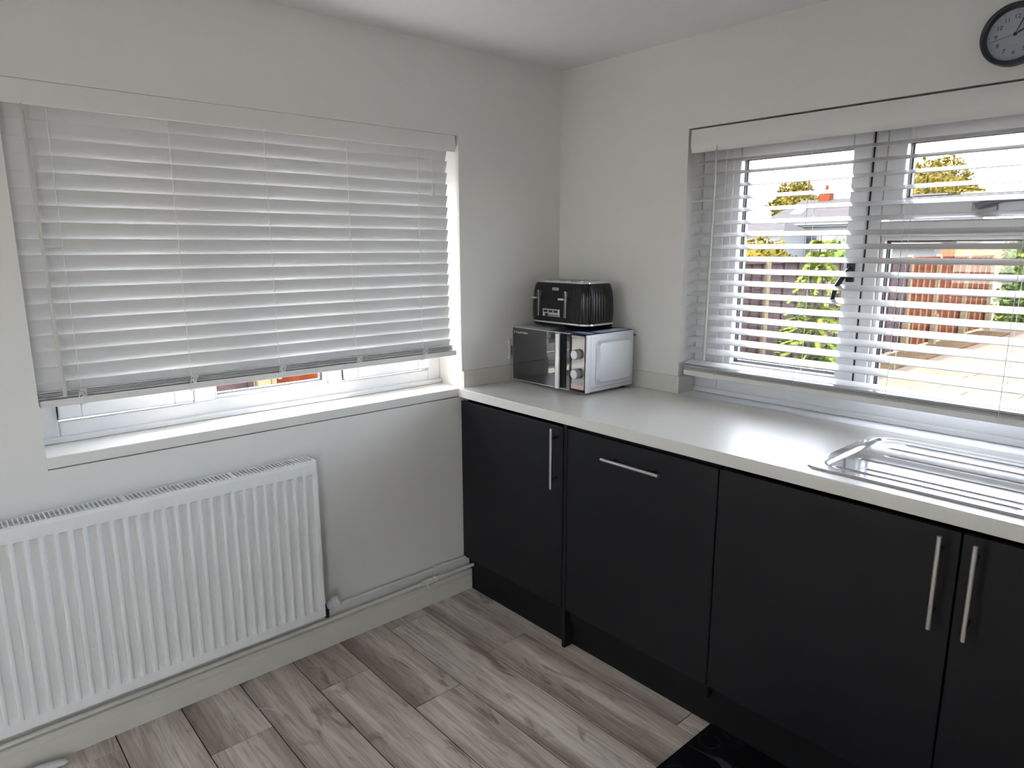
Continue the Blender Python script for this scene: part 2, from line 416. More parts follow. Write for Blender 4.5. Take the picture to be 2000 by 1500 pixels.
# window added behind the camera, unseen, to light the room from the rear
added_win = struct('added_window_3', frame_rect(MB(), 'y', YE-.16, YE-.09, .151, .749, .951, 1.999, .06), 'upvc', 'unseen white upvc window added behind the camera for daylight', bevel=.004)
glazing(added_win, 'y', YE-.125, 1, .221, .679, 1.021, 1.929)

# ------------------------------------------------------------------ venetian blinds
def slat_mesh(name, length, ax):
    w, t = .050, .003
    n = 6; top = []; bot = []
    for i in range(n+1):
        u = -w/2 + w*i/n; e = min(i, n-i)/n
        tt = t/2 if 0 < i < n else t*.28
        top.append((u, tt)); bot.append((u, -tt))
    prof = top + bot[::-1]
    mb = MB().prism(prof, ax, -length/2, length/2)
    return make_mesh(name, mb, 'blind_slat', smooth=True)

# --- left blind: slats turned almost shut, room edge up
lx, zc0, lp, tilt = -.035, 1.7725, .0428, math.radians(73)
ymid, ylen = (-1.9825-.592)/2, 1.9825-.592
TB = Thing('venetian_blind', 'white wooden venetian blind with closed slats above the radiator', 'blind', (lx, ymid, 1.024))
vp = [(-.004, 1.8655), (-.001, 1.847), (.0005, 1.832), (-.001, 1.816), (-.005, 1.806), (-.011, 1.806), (-.007, 1.82), (-.007, 1.845), (-.012, 1.8655)]
TB.part('valance', MB().prism(vp, 'y', LY0+.002, LY1-.014), 'valance', smooth=True)
TB.part('headrail', MB().box(lx-.026, lx+.020, LY0+.010, LY1-.010, 1.815, 1.860), 'blind_rail', bevel=.002)
sl = slat_mesh('slat', ylen, 'y')
hx = .025*math.cos(tilt); hz = .025*math.sin(tilt)
for k in range(-1, 17):
    zt = zc0 - lp*k
    TB.share('slat', sl, (lx, ymid, zt-hz), rot=(0, -tilt, 0))     # inner edge up
for k in range(5):
    TB.share('slat', sl, (lx, ymid + random.uniform(0, .0015), 1.046+.0042*k), rot=(0, random.uniform(-.03, .03), 0))
TB.part('bottom_rail', MB().box(lx-.026, lx+.026, LY0+.004, LY1-.018, 1.022, 1.042), 'blind_rail', bevel=.003)
for yc in (-1.879, -1.585, -1.304, -1.017, -.727):
    for dx in (hx+.003, -hx-.003):
        TB.part('ladder_cord', MB().tube([(lx+dx, yc, 1.815), (lx+dx, yc, 1.07), (lx+(.028 if dx > 0 else -.028), yc, 1.055), (lx+(.0275 if dx > 0 else -.0275), yc, 1.03)], .0011, 6), 'cord')
    pts = []
    for i in range(26):      # slack cord bunched on the bottom stack
        a = i*1.15; pts.append((lx+.030+.003*math.sin(a*1.7), yc + .016*math.sin(a)*(.4+.6*random.random()), 1.052+.012*math.cos(a*.83)))
    TB.part('bunched_cord', MB().tube(pts, .0009, 5), 'cord')
    TB.part('cord_button', MB().lathe([(.0, .0), (.006, 0), (.007, .003), (.005, .006), (0, .006)], (lx+.006, yc, 1.0155), 'z', 12), 'cord', smooth=True)
TB.part('tilt_wand', MB().tube([(.004, -1.935, 1.806), (.004, -1.935, 1.79)], .0018, 6).tube([(.004, -1.935, 1.79), (.005, -1.922, 1.05)], [.0042, .0052], 8), 'wand', smooth=True)
TB.part('pull_cord', MB().tube([(lx+hx+.006, -.665, 1.81), (lx+hx+.006, -.665, 1.672)], .0011, 6), 'cord')
TB.part('cord_tassel', MB().lathe([(0, .020), (.003, .020), (.006, .010), (.0075, -.010), (.006, -.018), (0, -.018)], (lx+hx+.006, -.665, 1.655), 'z', 12), 'cord', smooth=True)

# --- garden blind: slats tilted open, room edge lower
fy, rp, t2 = .012, .0430, math.radians(18)
xm, xl = (RX0+RX1)/2, (RX1-RX0) - .034
RB = Thing('venetian_blind', 'white wooden venetian blind with open slats across the garden window', 'blind', (xm, .037, .963))
vp = [(.004, 1.864), (.001, 1.845), (.000, 1.825), (.002, 1.803), (.007, 1.788), (.012, 1.784), (.013, 1.790), (.010, 1.806), (.009, 1.83), (.012, 1.864)]
RB.part('valance', MB().prism(vp, 'x', RX0+.010, RX1-.008), 'valance', smooth=True)
RB.part('headrail', MB().box(RX0+.014, RX1-.012, .016, .062, 1.812, 1.862), 'blind_rail', bevel=.002)
sl2 = slat_mesh('slat', xl, 'x')
cyo, czo = .025*math.cos(t2), .025*math.sin(t2)
for k in range(1, 19):
    RB.share('slat', sl2, (xm, fy+cyo, 1.010+rp*k+czo), rot=(t2, 0, 0))
RB.share('slat', sl2, (xm, fy+cyo, 1.0085+czo*.55), rot=(t2*.55, 0, 0))
for k in range(4):
    RB.share('slat', sl2, (xm + random.uniform(-.001, .001), fy+.025, .9865+.0045*k), rot=(random.uniform(-.02, .04), 0, 0))
RB.part('bottom_rail', MB().box(RX0+.016, RX1-.016, fy, fy+.051, .962, .9825), 'blind_rail', bevel=.003)
for xc in (.808, 1.110, 1.405, 1.700, 2.000, 2.30):
    for yy in (fy-.0015, fy+2*cyo+.001):
        RB.part('ladder_cord', MB().tube([(xc, yy, 1.81), (xc, yy, .97)], .0009, 6), 'cord')
    RB.part('lift_cord', MB().tube([(xc+.004, fy-.003, .99), (xc+.010, fy-.004, .985), (xc+.002, fy-.004, .978), (xc-.008, fy-.003, .986), (xc-.004, fy-.003, .975)], .0008, 5), 'cord')
RB.part('tilt_wand', MB().tube([(.770, .004, 1.80), (.770, .003, 1.785)], .0018, 6).tube([(.770, .003, 1.785), (.763, .000, 1.030)], [.004, .005], 8), 'wand', smooth=True)

# ------------------------------------------------------------------ radiator, valve, pipes
RA0, RA1, RZ0, RZ1 = -2.455, -1.252, .176, .746
RD = Thing('radiator', 'white panel radiator with ribbed front under the closed blind', 'radiator', (.06, (RA0+RA1)/2, RZ0))
pt = .0333; ys = []; dp = []
y = RA1; ys.append(y); dp.append(0)
k = 0
while RA1 - .009 - (k+1)*pt > RA0 + .004:
    c = RA1 - .012 - (k+.5)*pt
    for dy, d in ((.0145, 0), (.0118, .10), (.0085, .88), (.0060, 1), (-.0060, 1), (-.0085, .88), (-.0118, .10), (-.0145, 0)):
        ys.append(c+dy); dp.append(d)
    k += 1
ys.append(RA0); dp.append(0)
zs = [(RZ0, 0), (RZ0+.026, 0), (RZ0+.031, .15), (RZ0+.040, .9), (RZ0+.05, 1), (RZ1-.056, 1), (RZ1-.048, .85), (RZ1-.043, .1), (RZ1-.038, 0), (RZ1-.012, 0), (RZ1-.006, .2), (RZ1, .9)]
XF = .100
mb = MB()
mb.grid(lambda i, j: (XF - .0115*(max(dp[i], 0) if j < 9 else 0)*zs[j][1] - (.005*zs[j][1] if j >= 10 else 0), ys[i], zs[j][0]), len(ys)-1, len(zs)-1)
RD.part('front_panel', mb, 'radiator_white', smooth=True)
RD.part('back_panel', MB().box(.030, .042, RA0+.002, RA1-.002, RZ0+.01, RZ1-.012), 'radiator_white', bevel=.003)
RD.part('side_panel', MB().box(.029, XF-.002, RA1-.006, RA1+.0005, RZ0+.002, RZ1+.002), 'radiator_white', bevel=.002)
RD.part('side_panel', MB().box(.029, XF-.002, RA0-.0005, RA0+.006, RZ0+.002, RZ1+.002), 'radiator_white', bevel=.002)
RD.part('convector_fins', MB().box(.046, .086, RA0+.01, RA1-.01, RZ0+.03, RZ1-.045), 'radiator_dark')
mb = MB().box(XF-.008, XF-.003, RA0, RA1, RZ1-.004, RZ1+.002).box(.028, .032, RA0, RA1, RZ1-.004, RZ1+.002)
yy = RA0+.012; i = 0
while yy < RA1-.008:
    wd = .0034 if i % 26 else .012
    mb.box(.030, XF-.006, yy, yy+wd, RZ1-.0015, RZ1+.001); yy += .0115 if i % 26 else .019; i += 1
RD.part('top_grille', mb, 'radiator_white')
RD.part('bracket', MB().box(.0005, .034, RA1-.16, RA1-.13, RZ0+.05, RZ1-.06), 'radiator_white')
RD.part('bracket', MB().box(.0005, .034, RA0+.13, RA0+.16, RZ0+.05, RZ1-.06), 'radiator_white')
# thermostatic valve: black tail, grey-blue ribbed head leaning out
RV = Thing('radiator_valve', 'small grey thermostatic valve at the lower corner of the radiator', 'valve', (.06, -1.225, .17))
mb = MB().tube([(.06, RA1+.0, .190), (.06, -1.228, .190)], .010, 10).tube([(.06, -1.228, .195), (.06, -1.228, .150), (.045, -1.226, .146), (.014, -1.222, .146)], .0085, 10)
RV.part('valve_body', mb, 'black_plastic', smooth=True)
a = Vector((.062, -1.226, .190)); d = Vector((.45, .80, .42)).normalized()
def axial(prof, a, d, n, rib=0):
    u = d.cross(Vector((1, 0, 0))).normalized(); q = d.cross(u); R = []
    for r, t in prof:
        R.append([tuple(a + d*t + (r*(1+(rib if k % 2 else 0)))*(math.cos(2*math.pi*k/n)*u + math.sin(2*math.pi*k/n)*q)) for k in range(n)])
    return R
RV.part('collar', MB().loft(axial([(.012, 0), (.018, .004), (.0205, .012), (.0195, .020)], a, d, 24)), 'valve_grey', smooth=True)
RV.part('thermostat_head', MB().loft(axial([(.0185, .020), (.0205, .024), (.0205, .038), (.0175, .048), (.009, .051)], a, d, 32, -.05)), 'white_plastic')

def pipe(name, pts, label, fits, drain):
    T = Thing(name, label, 'pipe', pts[0])
    T.part('tube', MB().tube(pts, .0075, 12), 'pipe_paint', smooth=True)
    for p0, p1, r in fits: T.part('fitting', MB().tube([p0, tuple((Vector(p0)*.7+Vector(p1)*.3)), p1], [r*.9, r, r*.92], 6), 'pipe_paint')
    if drain: T.part('drain_stub', MB().tube(drain, .0035, 8), 'pipe_paint')
    return T
za, zb = .151, .113
pipe('heating_pipe', [(.012, -2.4, za), (.012, -.5345, za)], 'upper of two painted heating pipes above the skirting board',
     [((.012, -.735, za), (.012, -.712, za), .0125), ((.012, -.712, za), (.012, -.688, za), .0095), ((.012, -.690, za), (.012, -.672, za), .0130)], [(.018, -.733, za-.006), (.024, -.733, za-.012)])
pipe('heating_pipe', [(.028, -2.4, zb), (.028, -.5345, zb)], 'lower of two painted heating pipes resting along the skirting top',
     [((.028, -.800, zb), (.028, -.783, zb), .0125), ((.028, -.783, zb), (.028, -.750, zb), .0135), ((.028, -.745, zb), (.028, -.726, zb), .0130)], [(.034, -.776, zb-.009), (.040, -.776, zb-.022), (.043, -.770, zb-.024)])

# ------------------------------------------------------------------ kitchen units
DY = -.5665; DT, DB = .835, .1545
X1, X2, X3, X4 = .588, 1.1935, 1.7909, 2.388
def bar_handle(T, parent, p0, p1, axis):
    """chrome bar on two posts; p0,p1 the bar's ends on the plane 34 mm in front of the door"""
    p0, p1 = Vector(p0), Vector(p1); d = (p1-p0).normalized()
    mb = MB().tube([p0, p1], .0058, 12)
    hd = T.part('handle', mb, 'brushed_steel', parent, label='brushed steel bar handle', smooth=True)
    for s in (.16, .84):
        q = p0.lerp(p1, s); T.part('handle_post', MB().tube([q, (q.x, DY+.001, q.z)], .0042, 8), 'black_plastic', parent, smooth=True)
HY = DY-.033

def carcass(T, x0, x1):
    mb = MB().box(x0, x0+.016, DY+.022, -.03, .155, .849).box(x1-.016, x1, DY+.022, -.03, .155, .849).box(x0+.016, x1-.016, DY+.022, -.03, .155, .171).box(x0+.016, x1-.016, -.045, -.03, .171, .849)
    T.part('body', mb, 'carcass_black')
    return T
# corner unit
K1 = carcass(Thing('corner_cabinet', 'black base cabinet against the left wall below the microwave', 'cabinet', (.30, -.30, 0)), .022, X1-.004)
d1 = K1.part('door', MB().box(.004, X1-.003, DY, DY+.018, DB, DT), 'cabinet_black', bevel=.0012)
bar_handle(K1, d1, (.5575, HY, .832), (.5575, HY, .612), 'z')
K1.part('plinth', MB().box(.0005, X1-.001, -.534, -.518, .0895, .150).box(.0185, X1-.001, -.534, -.518, 0, .0895), 'carcass_black')  # plinth blacker than the door: stands in for shade beneath it
K1.part('end_panel', MB().box(X1, X1+.0155, DY+.001, -.03, 0, .849), 'cabinet_black', bevel=.001)
# integrated dishwasher
K2 = Thing('dishwasher', 'integrated dishwasher behind a black panel with a horizontal bar handle', 'dishwasher', (.90, -.30, 0))
K2.part('body', MB().box(X1+.022, X2-.006, DY+.022, -.03, .10, .849), 'carcass_black')
d2 = K2.part('door', MB().box(X1+.0185, X2-.0022, DY, DY+.018, DB-.001, DT), 'cabinet_black', bevel=.0012)
bar_handle(K2, d2, (.786, HY, .7745), (1.012, HY, .7745), 'x')
K2.part('plinth', MB().box(X1+.017, X2, -.5235, -.508, 0, .150), 'carcass_black')  # shade below the dishwasher door put into the plinth colour
# sink unit
K3 = carcass(Thing('sink_cabinet', 'wide black sink cabinet with two doors and paired bar handles', 'cabinet', (1.79, -.30, 0)), X2+.002, X4)
for a, b, hx_ in ((X2+.0022, X3-.0022, 1.7565), (X3+.0022, X4-.002, 1.8245)):
    dd = K3.part('door', MB().box(a, b, DY, DY+.018, DB-.001, DT), 'cabinet_black', bevel=.0012)
    bar_handle(K3, dd, (hx_, HY, .828), (hx_, HY, .6055), 'z')
K3.part('plinth', MB().box(X2, X4, -.5235, -.508, 0, .150), 'carcass_black')  # same darker black, painting in the shade under the sink doors

# worktop with the sink cut-out
WY, WH = -.577, .0368
SX0, SX1, SY0, SY1 = 1.93, 2.29, -.47, -.12
def worktop_mesh():
    mb = MB(); a, b = WT-WH, WT
    xs = [0.0, SX0, SX1, 2.40]; yv = [WY, SY0, SY1, 0.0]
    for i in range(3):
        for j in range(3):
            if i == 1 and j == 1: continue
            mb.box(xs[i], xs[i+1], yv[j], yv[j+1], a, b)
    return mb
def clean_mesh(name, mb, m, bevel):
    me = D.meshes.new(name); me.from_pydata(mb.v, [], mb.f); bm = bmesh.new(); bm.from_mesh(me)
    bmesh.ops.remove_doubles(bm, verts=bm.verts, dist=1e-5)
    seen = {}
    for f in bm.faces:
        seen.setdefault(tuple(sorted(v.index for v in f.verts)), []).append(f)
    bmesh.ops.delete(bm, geom=[f for fs in seen.values() if len(fs) > 1 for f in fs], context='FACES')
    bmesh.ops.recalc_face_normals(bm, faces=bm.faces)
    bmesh.ops.bevel(bm, geom=[e for e in bm.edges if len(e.link_faces) == 2 and e.calc_face_angle(0) > .6], offset=bevel, segments=3, affect='EDGES', profile=.5)
    bm.to_mesh(me); bm.free(); me.materials.append(M[m]); return me
bm_idx = worktop_mesh()
tag(link('worktop', clean_mesh('worktop', bm_idx, 'worktop', .003)), 'pale cream laminate worktop running under the garden window', 'worktop')
# upstands
U = Thing('upstand', 'low cream upstand strip along the wall behind the worktop', 'upstand', (.3, -.006, WT))
U.part('back_strip', MB().box(.0125, RX0, -.012, -.0003, WT+.0003, .955), 'upstand', bevel=.0012)
U.part('side_strip', MB().box(.0003, .012, LY1, -.0003, WT+.0003, .955), 'upstand', bevel=.0012)
single('upstand', MB().box(RX0+.0003, RX0+.012, -.011, .088, WT+.0003, .955), 'upstand', 'short cream upstand return inside the garden window recess', 'upstand', base=(RX0+.006, .04, WT), bevel=.0012)

# stainless sink with ribbed drainer
S = Thing('sink', 'stainless steel sink with a ribbed drainer set in the worktop', 'sink', (1.85, -.29, WT))
DX0, DX1, DYA, DYB = 1.412, 1.905, -.530, -.062
def rr_dist(x, y, x0, x1, y0, y1, r):
    """signed distance to a rounded rectangle (negative inside)"""
    cx_, cy_ = (x0+x1)/2, (y0+y1)/2; qx = abs(x-cx_)-(x1-x0)/2+r; qy = abs(y-cy_)-(y1-y0)/2+r
    return math.hypot(max(qx, 0), max(qy, 0)) + min(max(qx, qy), 0) - r
def smooth(e0, e1, v):
    t = max(0, min(1, (v-e0)/(e1-e0))); return t*t*(3-2*t)
ridges = [-.474, -.434, -.355, -.276, -.196, -.128]
def drain_h(x, y):
    do = rr_dist(x, y, DX0, 2.40, DYA, DYB, .030)
    z = .0052*smooth(.0, -.005, do) + .0004
    di = rr_dist(x, y, DX0+.032, DX1-.010, DYA+.030, DYB-.030, .050)
    z -= .0046*smooth(.004, -.010, di)
    for n_, yr in enumerate(ridges):
        xa = 1.475 + .06*abs(math.sin(n_*1.7)); xb = 1.868
        if xa-.012 < x < xb+.012:
            e = smooth(xa-.012, xa+.004, x)*(1-smooth(xb-.004, xb+.012, x))
            z += .0034*e*math.exp(-((y-yr)/.0026)**2)
    return WT + max(z, .0004)
nx, ny = 110, 420
S.part('drainer', MB().grid(lambda i, j: (lambda x, y: (x, y, drain_h(x, y)))(DX0+(DX1-DX0)*i/nx, DYA+(DYB-DYA)*j/ny), nx, ny), 'sink_steel', smooth=True)
rim = [(DX1, DYA), (2.375, DYA), (2.375, DYB), (DX1, DYB)]
S.part('rim', MB().box(DX1, SX0, DYA+.002, DYB-.002, WT+.0004, WT+.0042).box(SX1, 2.375, DYA+.002, DYB-.002, WT+.0004, WT+.0042).box(SX0, SX1, DYA+.002, SY0, WT+.0004, WT+.0042).box(SX0, SX1, SY1, DYB-.002, WT+.0004, WT+.0042), 'sink_steel')
def rrect(x0, x1, y0, y1, r, z, n=6):
    o = []
    for cx_, cy_, a0 in ((x1-r, y1-r, 0), (x0+r, y1-r, 90), (x0+r, y0+r, 180), (x1-r, y0+r, 270)):
        for k in range(n+1):
            a = math.radians(a0+90*k/n); o.append((cx_+r*math.cos(a), cy_+r*math.sin(a), z))
    return o
S.part('bowl', MB().loft([rrect(SX0+.002, SX1-.002, SY0+.002, SY1-.002, .05, WT+.003), rrect(SX0+.006, SX1-.006, SY0+.006, SY1-.006, .05, WT-.02), rrect(SX0+.02, SX1-.02, SY0+.02, SY1-.02, .06, WT-.15)], cap0=False), 'sink_steel', smooth=True)

# ------------------------------------------------------------------ microwave
MX0, MX1, MY0, MY1, MZ0, MZ1 = .040, .458, -.315, -.033, .899, 1.122
MW = Thing('microwave', 'silver microwave oven with a mirrored black door on the worktop corner', 'microwave', ((MX0+MX1)/2, (MY0+MY1)/2, WT))
body = MW.part('body', MB().box(MX0, MX1-.0005, MY0+.022, MY1, MZ0, MZ1), 'silver_paint', bevel=.003)
# embossed side panel: rounded raised field with a sunken border
def side_panel():
    y0, y1, z0, z1 = -.262, -.052, .925, 1.098; R = []
    for g, xo in ((0, .0002), (.0012, .0020), (.0030, .0020), (.0105, .0130), (.0125, .0138), (.020, .0138)):
        R.append([(MX1-.0006+xo, p[0], p[1]) for p in rrect(y0+g, y1-g, z0+g, z1-g, .018, 0)])
    return MB().loft(R, cap0=False)
MW.part('side_emboss', side_panel(), 'silver_paint', body)
MW.part('bezel_seam', MB().box(MX1-.003, MX1+.0003, MY0+.0222, MY0+.0245, MZ0+.001, MZ1), 'print_grey', body)
MW.part('front_bezel', MB().box(MX1-.006, MX1+.0022, MY0+.001, MY0+.0225, MZ0, MZ1), 'silver_paint', body, bevel=.002)
MW.part('side_seam', MB().box(MX1-.002, MX1+.0004, -.286, -.045, .914, .9155), 'print_grey', body)
MW.part('vent_slot', MB().box(MX0+.02, MX1-.02, -.10, -.06, MZ1-.001, MZ1+.0004), 'black_plastic', body)
DXR = .372       # right edge of the door
door = MW.part('door', MB().box(MX0, DXR, MY0, MY0+.021, MZ0+.001, MZ1), 'mirror_black', bevel=.002)
MW.part('door_trim', MB().box(MX0, DXR, MY0-.0006, MY0+.020, MZ1-.0024, MZ1+.0006).box(MX0, DXR, MY0-.0006, MY0+.02, MZ0, MZ0+.0024).box(MX0-.0006, MX0+.0015, MY0-.0006, MY0+.02, MZ0, MZ1), 'silver_handle', door)
hp = [(.311, MY0-.001), (.311, MY0-.021), (.318, MY0-.026), (.334, MY0-.024), (.337, MY0-.019), (.330, MY0-.014), (.322, MY0-.001)]
MW.part('door_handle', MB().prism(hp, 'z', MZ0+.003, MZ1-.002), 'silver_handle', door, label='silver vertical door handle', bevel=.0015)
panel = MW.part('control_panel', MB().box(DXR+.001, MX1-.006, MY0, MY0+.021, MZ0+.001, MZ1-.001), 'gloss_black', bevel=.0015)
MW.part('mirror_strip', MB().box(DXR+.012, MX1-.008, MY0-.0008, MY0+.001, MZ0+.012, MZ1-.010), 'mirror_panel', panel)
for zk in (1.046, .971):
    kb = MW.part('knob', MB().lathe([(0, 0), (.0195, 0), (.0195, -.014), (.018, -.019), (.0, -.019)], (.413, MY0-.0008, zk), 'y', 28), 'print_grey', panel, smooth=True)
    MW.part('knob_cap', MB().lathe([(0, -.0185), (.0165, -.0185), (.016, -.0205), (0, -.0205)], (.413, MY0-.0008, zk), 'y', 28), 'silver_handle', panel, smooth=True)
MW.part('sticker', MB().box(DXR+.010, MX1-.012, MY0-.0014, MY0-.0008, .910, .928), 'sticker_pink', panel)
MW.part('sticker', MB().box(DXR+.010, MX1-.010, MY0-.0014, MY0-.0008, 1.110, 1.117), 'sticker_pink', panel)
for fx_ in (MX0+.03, MX1-.03):
    for fy_ in (MY0+.05, MY1-.03):
        MW.part('foot', MB().lathe([(0, 0), (.011, 0), (.010, .013), (0, .013)], (fx_, fy_, WT), 'z', 14), 'black_plastic')
lg = text_mesh('Russell Hobbs', .0125, 'print_white', align='LEFT')
o = link('lettering', lg, door, (.062-MW.loc[0], MY0-.0008-MW.loc[1], 1.1015-MW.loc[2])); o.rotation_euler = FACE_ROOM
MW.part('logo_mark', MB().box(.051, .0545, MY0-.0010, MY0, 1.097, 1.106), 'print_white', door)
for xs_ in (MX0+.012, MX1-.004): MW.part('rear_spacer', MB().tube([(xs_, MY1, 1.10), (xs_, MY1+.014, 1.10)], .004, 8), 'black_plastic')

# blue leaflet under the toaster
LF = Thing('leaflet', 'blue printed leaflet lying on the microwave under the toaster', 'leaflet', (.33, -.17, MZ1))
def rot_quad(cx_, cy_, a, b, ang, z0, z1):
    c_, s_ = math.cos(ang), math.sin(ang)
    pr = [(cx_+c_*u-s_*v, cy_+s_*u+c_*v) for u, v in ((-a, -b), (a, -b), (a, b), (-a, b))]
    return MB().prism(pr, 'z', z0, z1)
LF.part('sheet', rot_quad(.352, -.172, .103, .136, math.radians(2), MZ1+.0008, MZ1+.0022), 'leaflet_blue')
LF.part('printed_panel', rot_quad(.420, -.135, .026, .085, math.radians(3), MZ1+.0021, MZ1+.0026), 'paper_white', label='white printed area')
LF.part('printed_panel', rot_quad(.400, -.268, .040, .016, math.radians(3), MZ1+.0021, MZ1+.0026), 'paper_white', label='white printed area')

# ------------------------------------------------------------------ toaster
TX0, TX1, TY0, TY1, TZ = .054, .386, -.238, -.050, MZ1+.0026
TO = Thing('toaster', 'black ribbed four-slice toaster with chrome trim standing on the microwave', 'toaster', ((TX0+TX1)/2, (TY0+TY1)/2, TZ))
tcx, tcy, ta, tb = (TX0+TX1)/2, (TY0+TY1)/2, (TX1-TX0)/2, (TY1-TY0)/2
NS = 240
def tsec(z, inset, flute=0.0):
    R = []; r = .042
    # walk the rounded rectangle by equal arc length
    a, b = ta-inset, tb-inset; pts = rrect(tcx-a, tcx+a, tcy-b, tcy+b, max(r-inset, .012), 0, 12)
    P = [Vector((p[0], p[1])) for p in pts]; L = [0]
    for i in range(len(P)): L.append(L[-1] + (P[(i+1) % len(P)]-P[i]).length)
    for k in range(NS):
        t = L[-1]*k/NS; i = max(j for j in range(len(P)) if L[j] <= t)
        q = P[i].lerp(P[(i+1) % len(P)], (t-L[i])/max(L[i+1]-L[i], 1e-9))
        dd = (P[(i+1) % len(P)]-P[i]).normalized(); nn = Vector((dd.y, -dd.x))
        on_front = q.y < TY0+.020+inset and tcx-ta+.03 < q.x < tcx+ta-.03
        amp = flute*(.35 if on_front else 1)
        q = q + nn*(-amp*.5*(1-math.cos(2*math.pi*k/NS*60)))
        R.append((q.x, q.y, z))
    return R
TH = TZ
TO.part('base', MB().loft([tsec(TH+.004, .018), tsec(TH+.007, .012), tsec(TH+.014, .004), tsec(TH+.018, .003)]), 'gloss_black', smooth=True)
TO.part('chrome_band', MB().loft([tsec(TH+.0178, .0015), tsec(TH+.0185, .0), tsec(TH+.025, .0), tsec(TH+.026, .0015)]), 'chrome', smooth=True)
TO.part('shell', MB().loft([tsec(TH+.0258, .003), tsec(TH+.030, .002, .0016), tsec(TH+.075, .001, .0020), tsec(TH+.12, .003, .0020), tsec(TH+.15, .0065, .0012), tsec(TH+.168, .011, .0003), tsec(TH+.178, .0165), tsec(TH+.183, .022)]), 'gloss_black', smooth=True)
top = TO.part('top_plate', MB().loft([tsec(TH+.182, .020), tsec(TH+.187, .021), tsec(TH+.1885, .024), tsec(TH+.1885, .030)]), 'chrome', smooth=True)
for i in range(4):
    xs_ = tcx + (-.096 + .064*i)
    mb = MB(); frame = [(xs_-.015, xs_-.0125), (xs_+.0125, xs_+.015)]
    for a_, b_ in frame: mb.box(a_, b_, tcy-.056, tcy+.056, TH+.186, TH+.1915)
    mb.box(xs_-.015, xs_+.015, tcy-.058, tcy-.055, TH+.186, TH+.1915).box(xs_-.015, xs_+.015, tcy+.055, tcy+.058, TH+.186, TH+.1915)
    TO.part('slot_rim', mb, 'chrome', top)
    TO.part('slot', MB().box(xs_-.0125, xs_+.0125, tcy-.055, tcy+.055, TH+.1883, TH+.1892), 'satin_black', top)
for i in range(4):
    TO.part('foot', MB().lathe([(0, 0), (.009, 0), (.009, .006), (0, .006)], (tcx+(.11 if i % 2 else -.11), tcy+(.05 if i//2 else -.05), TH), 'z', 12), 'black_plastic')
fyT = TY0
for xl_ in (.113, .268):
    tr = TO.part('lever_track', MB().box(xl_-.0045, xl_+.0045, fyT-.0012, fyT+.006, TH+.045, TH+.150), 'chrome', bevel=.001)
    TO.part('track_groove', MB().box(xl_-.0018, xl_+.0018, fyT-.0018, fyT-.0008, TH+.048, TH+.146), 'satin_black', tr)
    TO.part('lever', MB().box(xl_-.004, xl_+.004, fyT-.022, fyT-.001, TH+.117, TH+.122).box(xl_-.019, xl_+.010, fyT-.024, fyT-.012, TH+.1160, TH+.1235), 'silver_handle', bevel=.002)
pn = TO.part('control_plate', MB().box(.142, .238, fyT-.0016, fyT+.006, TH+.046, TH+.076), 'silver_handle', bevel=.0012)
for i in range(3): TO.part('button', MB().box(.149+.029*i, .171+.029*i, fyT-.0038, fyT-.0015, TH+.062, TH+.0715), 'satin_black', pn, bevel=.001)
TO.part('slider_slot', MB().box(.165, .233, fyT-.0022, fyT-.0015, TH+.0495, TH+.0525), 'satin_black', pn)
TO.part('slider', MB().box(.160, .1725, fyT-.007, fyT-.0015, TH+.047, TH+.0585), 'satin_black', pn, bevel=.001)
bd = TO.part('badge', MB().prism([(p[0], p[1]) for p in rrect(.1905, .2255, TH+.1520, TH+.1630, .004, 0)], 'y', fyT+.0045, fyT+.012), 'silver_handle')
o = link('lettering', text_mesh('BREVILLE', .0066, 'print_dark'), bd, (.208-TO.loc[0], fyT+.0042-TO.loc[1], TH+.1575-TO.loc[2])); o.rotation_euler = FACE_ROOM

# ------------------------------------------------------------------ socket and plug
SK = Thing('wall_socket', 'white wall socket half hidden behind the microwave', 'socket', (0, -.235, 1.02))
SK.part('face_plate', MB().box(.0002, .009, -.306, -.162, .977, 1.063), 'white_plastic', bevel=.002)
SK.part('switch', MB().box(.009, .0115, -.262, -.250, 1.040, 1.056), 'white_plastic')
PG = Thing('plug', 'black plug in the wall socket with its cable', 'plug', (.02, -.28, 1.01))
PG.part('plug_body', MB().box(.0092, .034, -.300, -.256, .992, 1.040), 'black_plastic', bevel=.006)
PG.part('cable', MB().tube([(.022, -.278, .993), (.022, -.28, .965), (.026, -.283, .94), (.024, -.26, .918), (.022, -.18, .905), (.024, -.05, .902)], .003, 8), 'black_plastic', smooth=True)

# ------------------------------------------------------------------ wall clock
CK = Thing('wall_clock', 'round wall clock with a dark rim and white dial above the garden window', 'clock', (1.629, 0, 1.977))
cc = (1.629, 0, 1.977)
CK.part('rim', MB().lathe([(.060, -.004), (.0755, -.001), (.0765, -.016), (.0745, -.027), (.0695, -.031), (.0645, -.029), (.0622, -.022), (.0615, -.012)], cc, 'y', 72, caps=False), 'clock_rim', smooth=True)
dial = CK.part('dial', MB().lathe([(0, -.010), (.063, -.010), (.063, -.012), (0, -.012)], cc, 'y', 64), 'clock_dial')
for n_ in range(1, 13):
    a = math.radians(30*n_); rr = .0425
    o = link('numeral', text_mesh(str(n_), .0145, 'print_dark', .0002), dial, (rr*math.sin(a), -.0124, rr*math.cos(a))); o.rotation_euler = FACE_ROOM
dot = make_mesh('hour_dot', MB().box(-.0008, .0008, -.0004, .0004, -.0008, .0008), 'print_dark')
for n_ in range(12):
    a = math.radians(30*n_); CK.share('hour_dot', dot, (1.629+.0575*math.sin(a), -.0124, 1.977+.0575*math.cos(a)), dial)
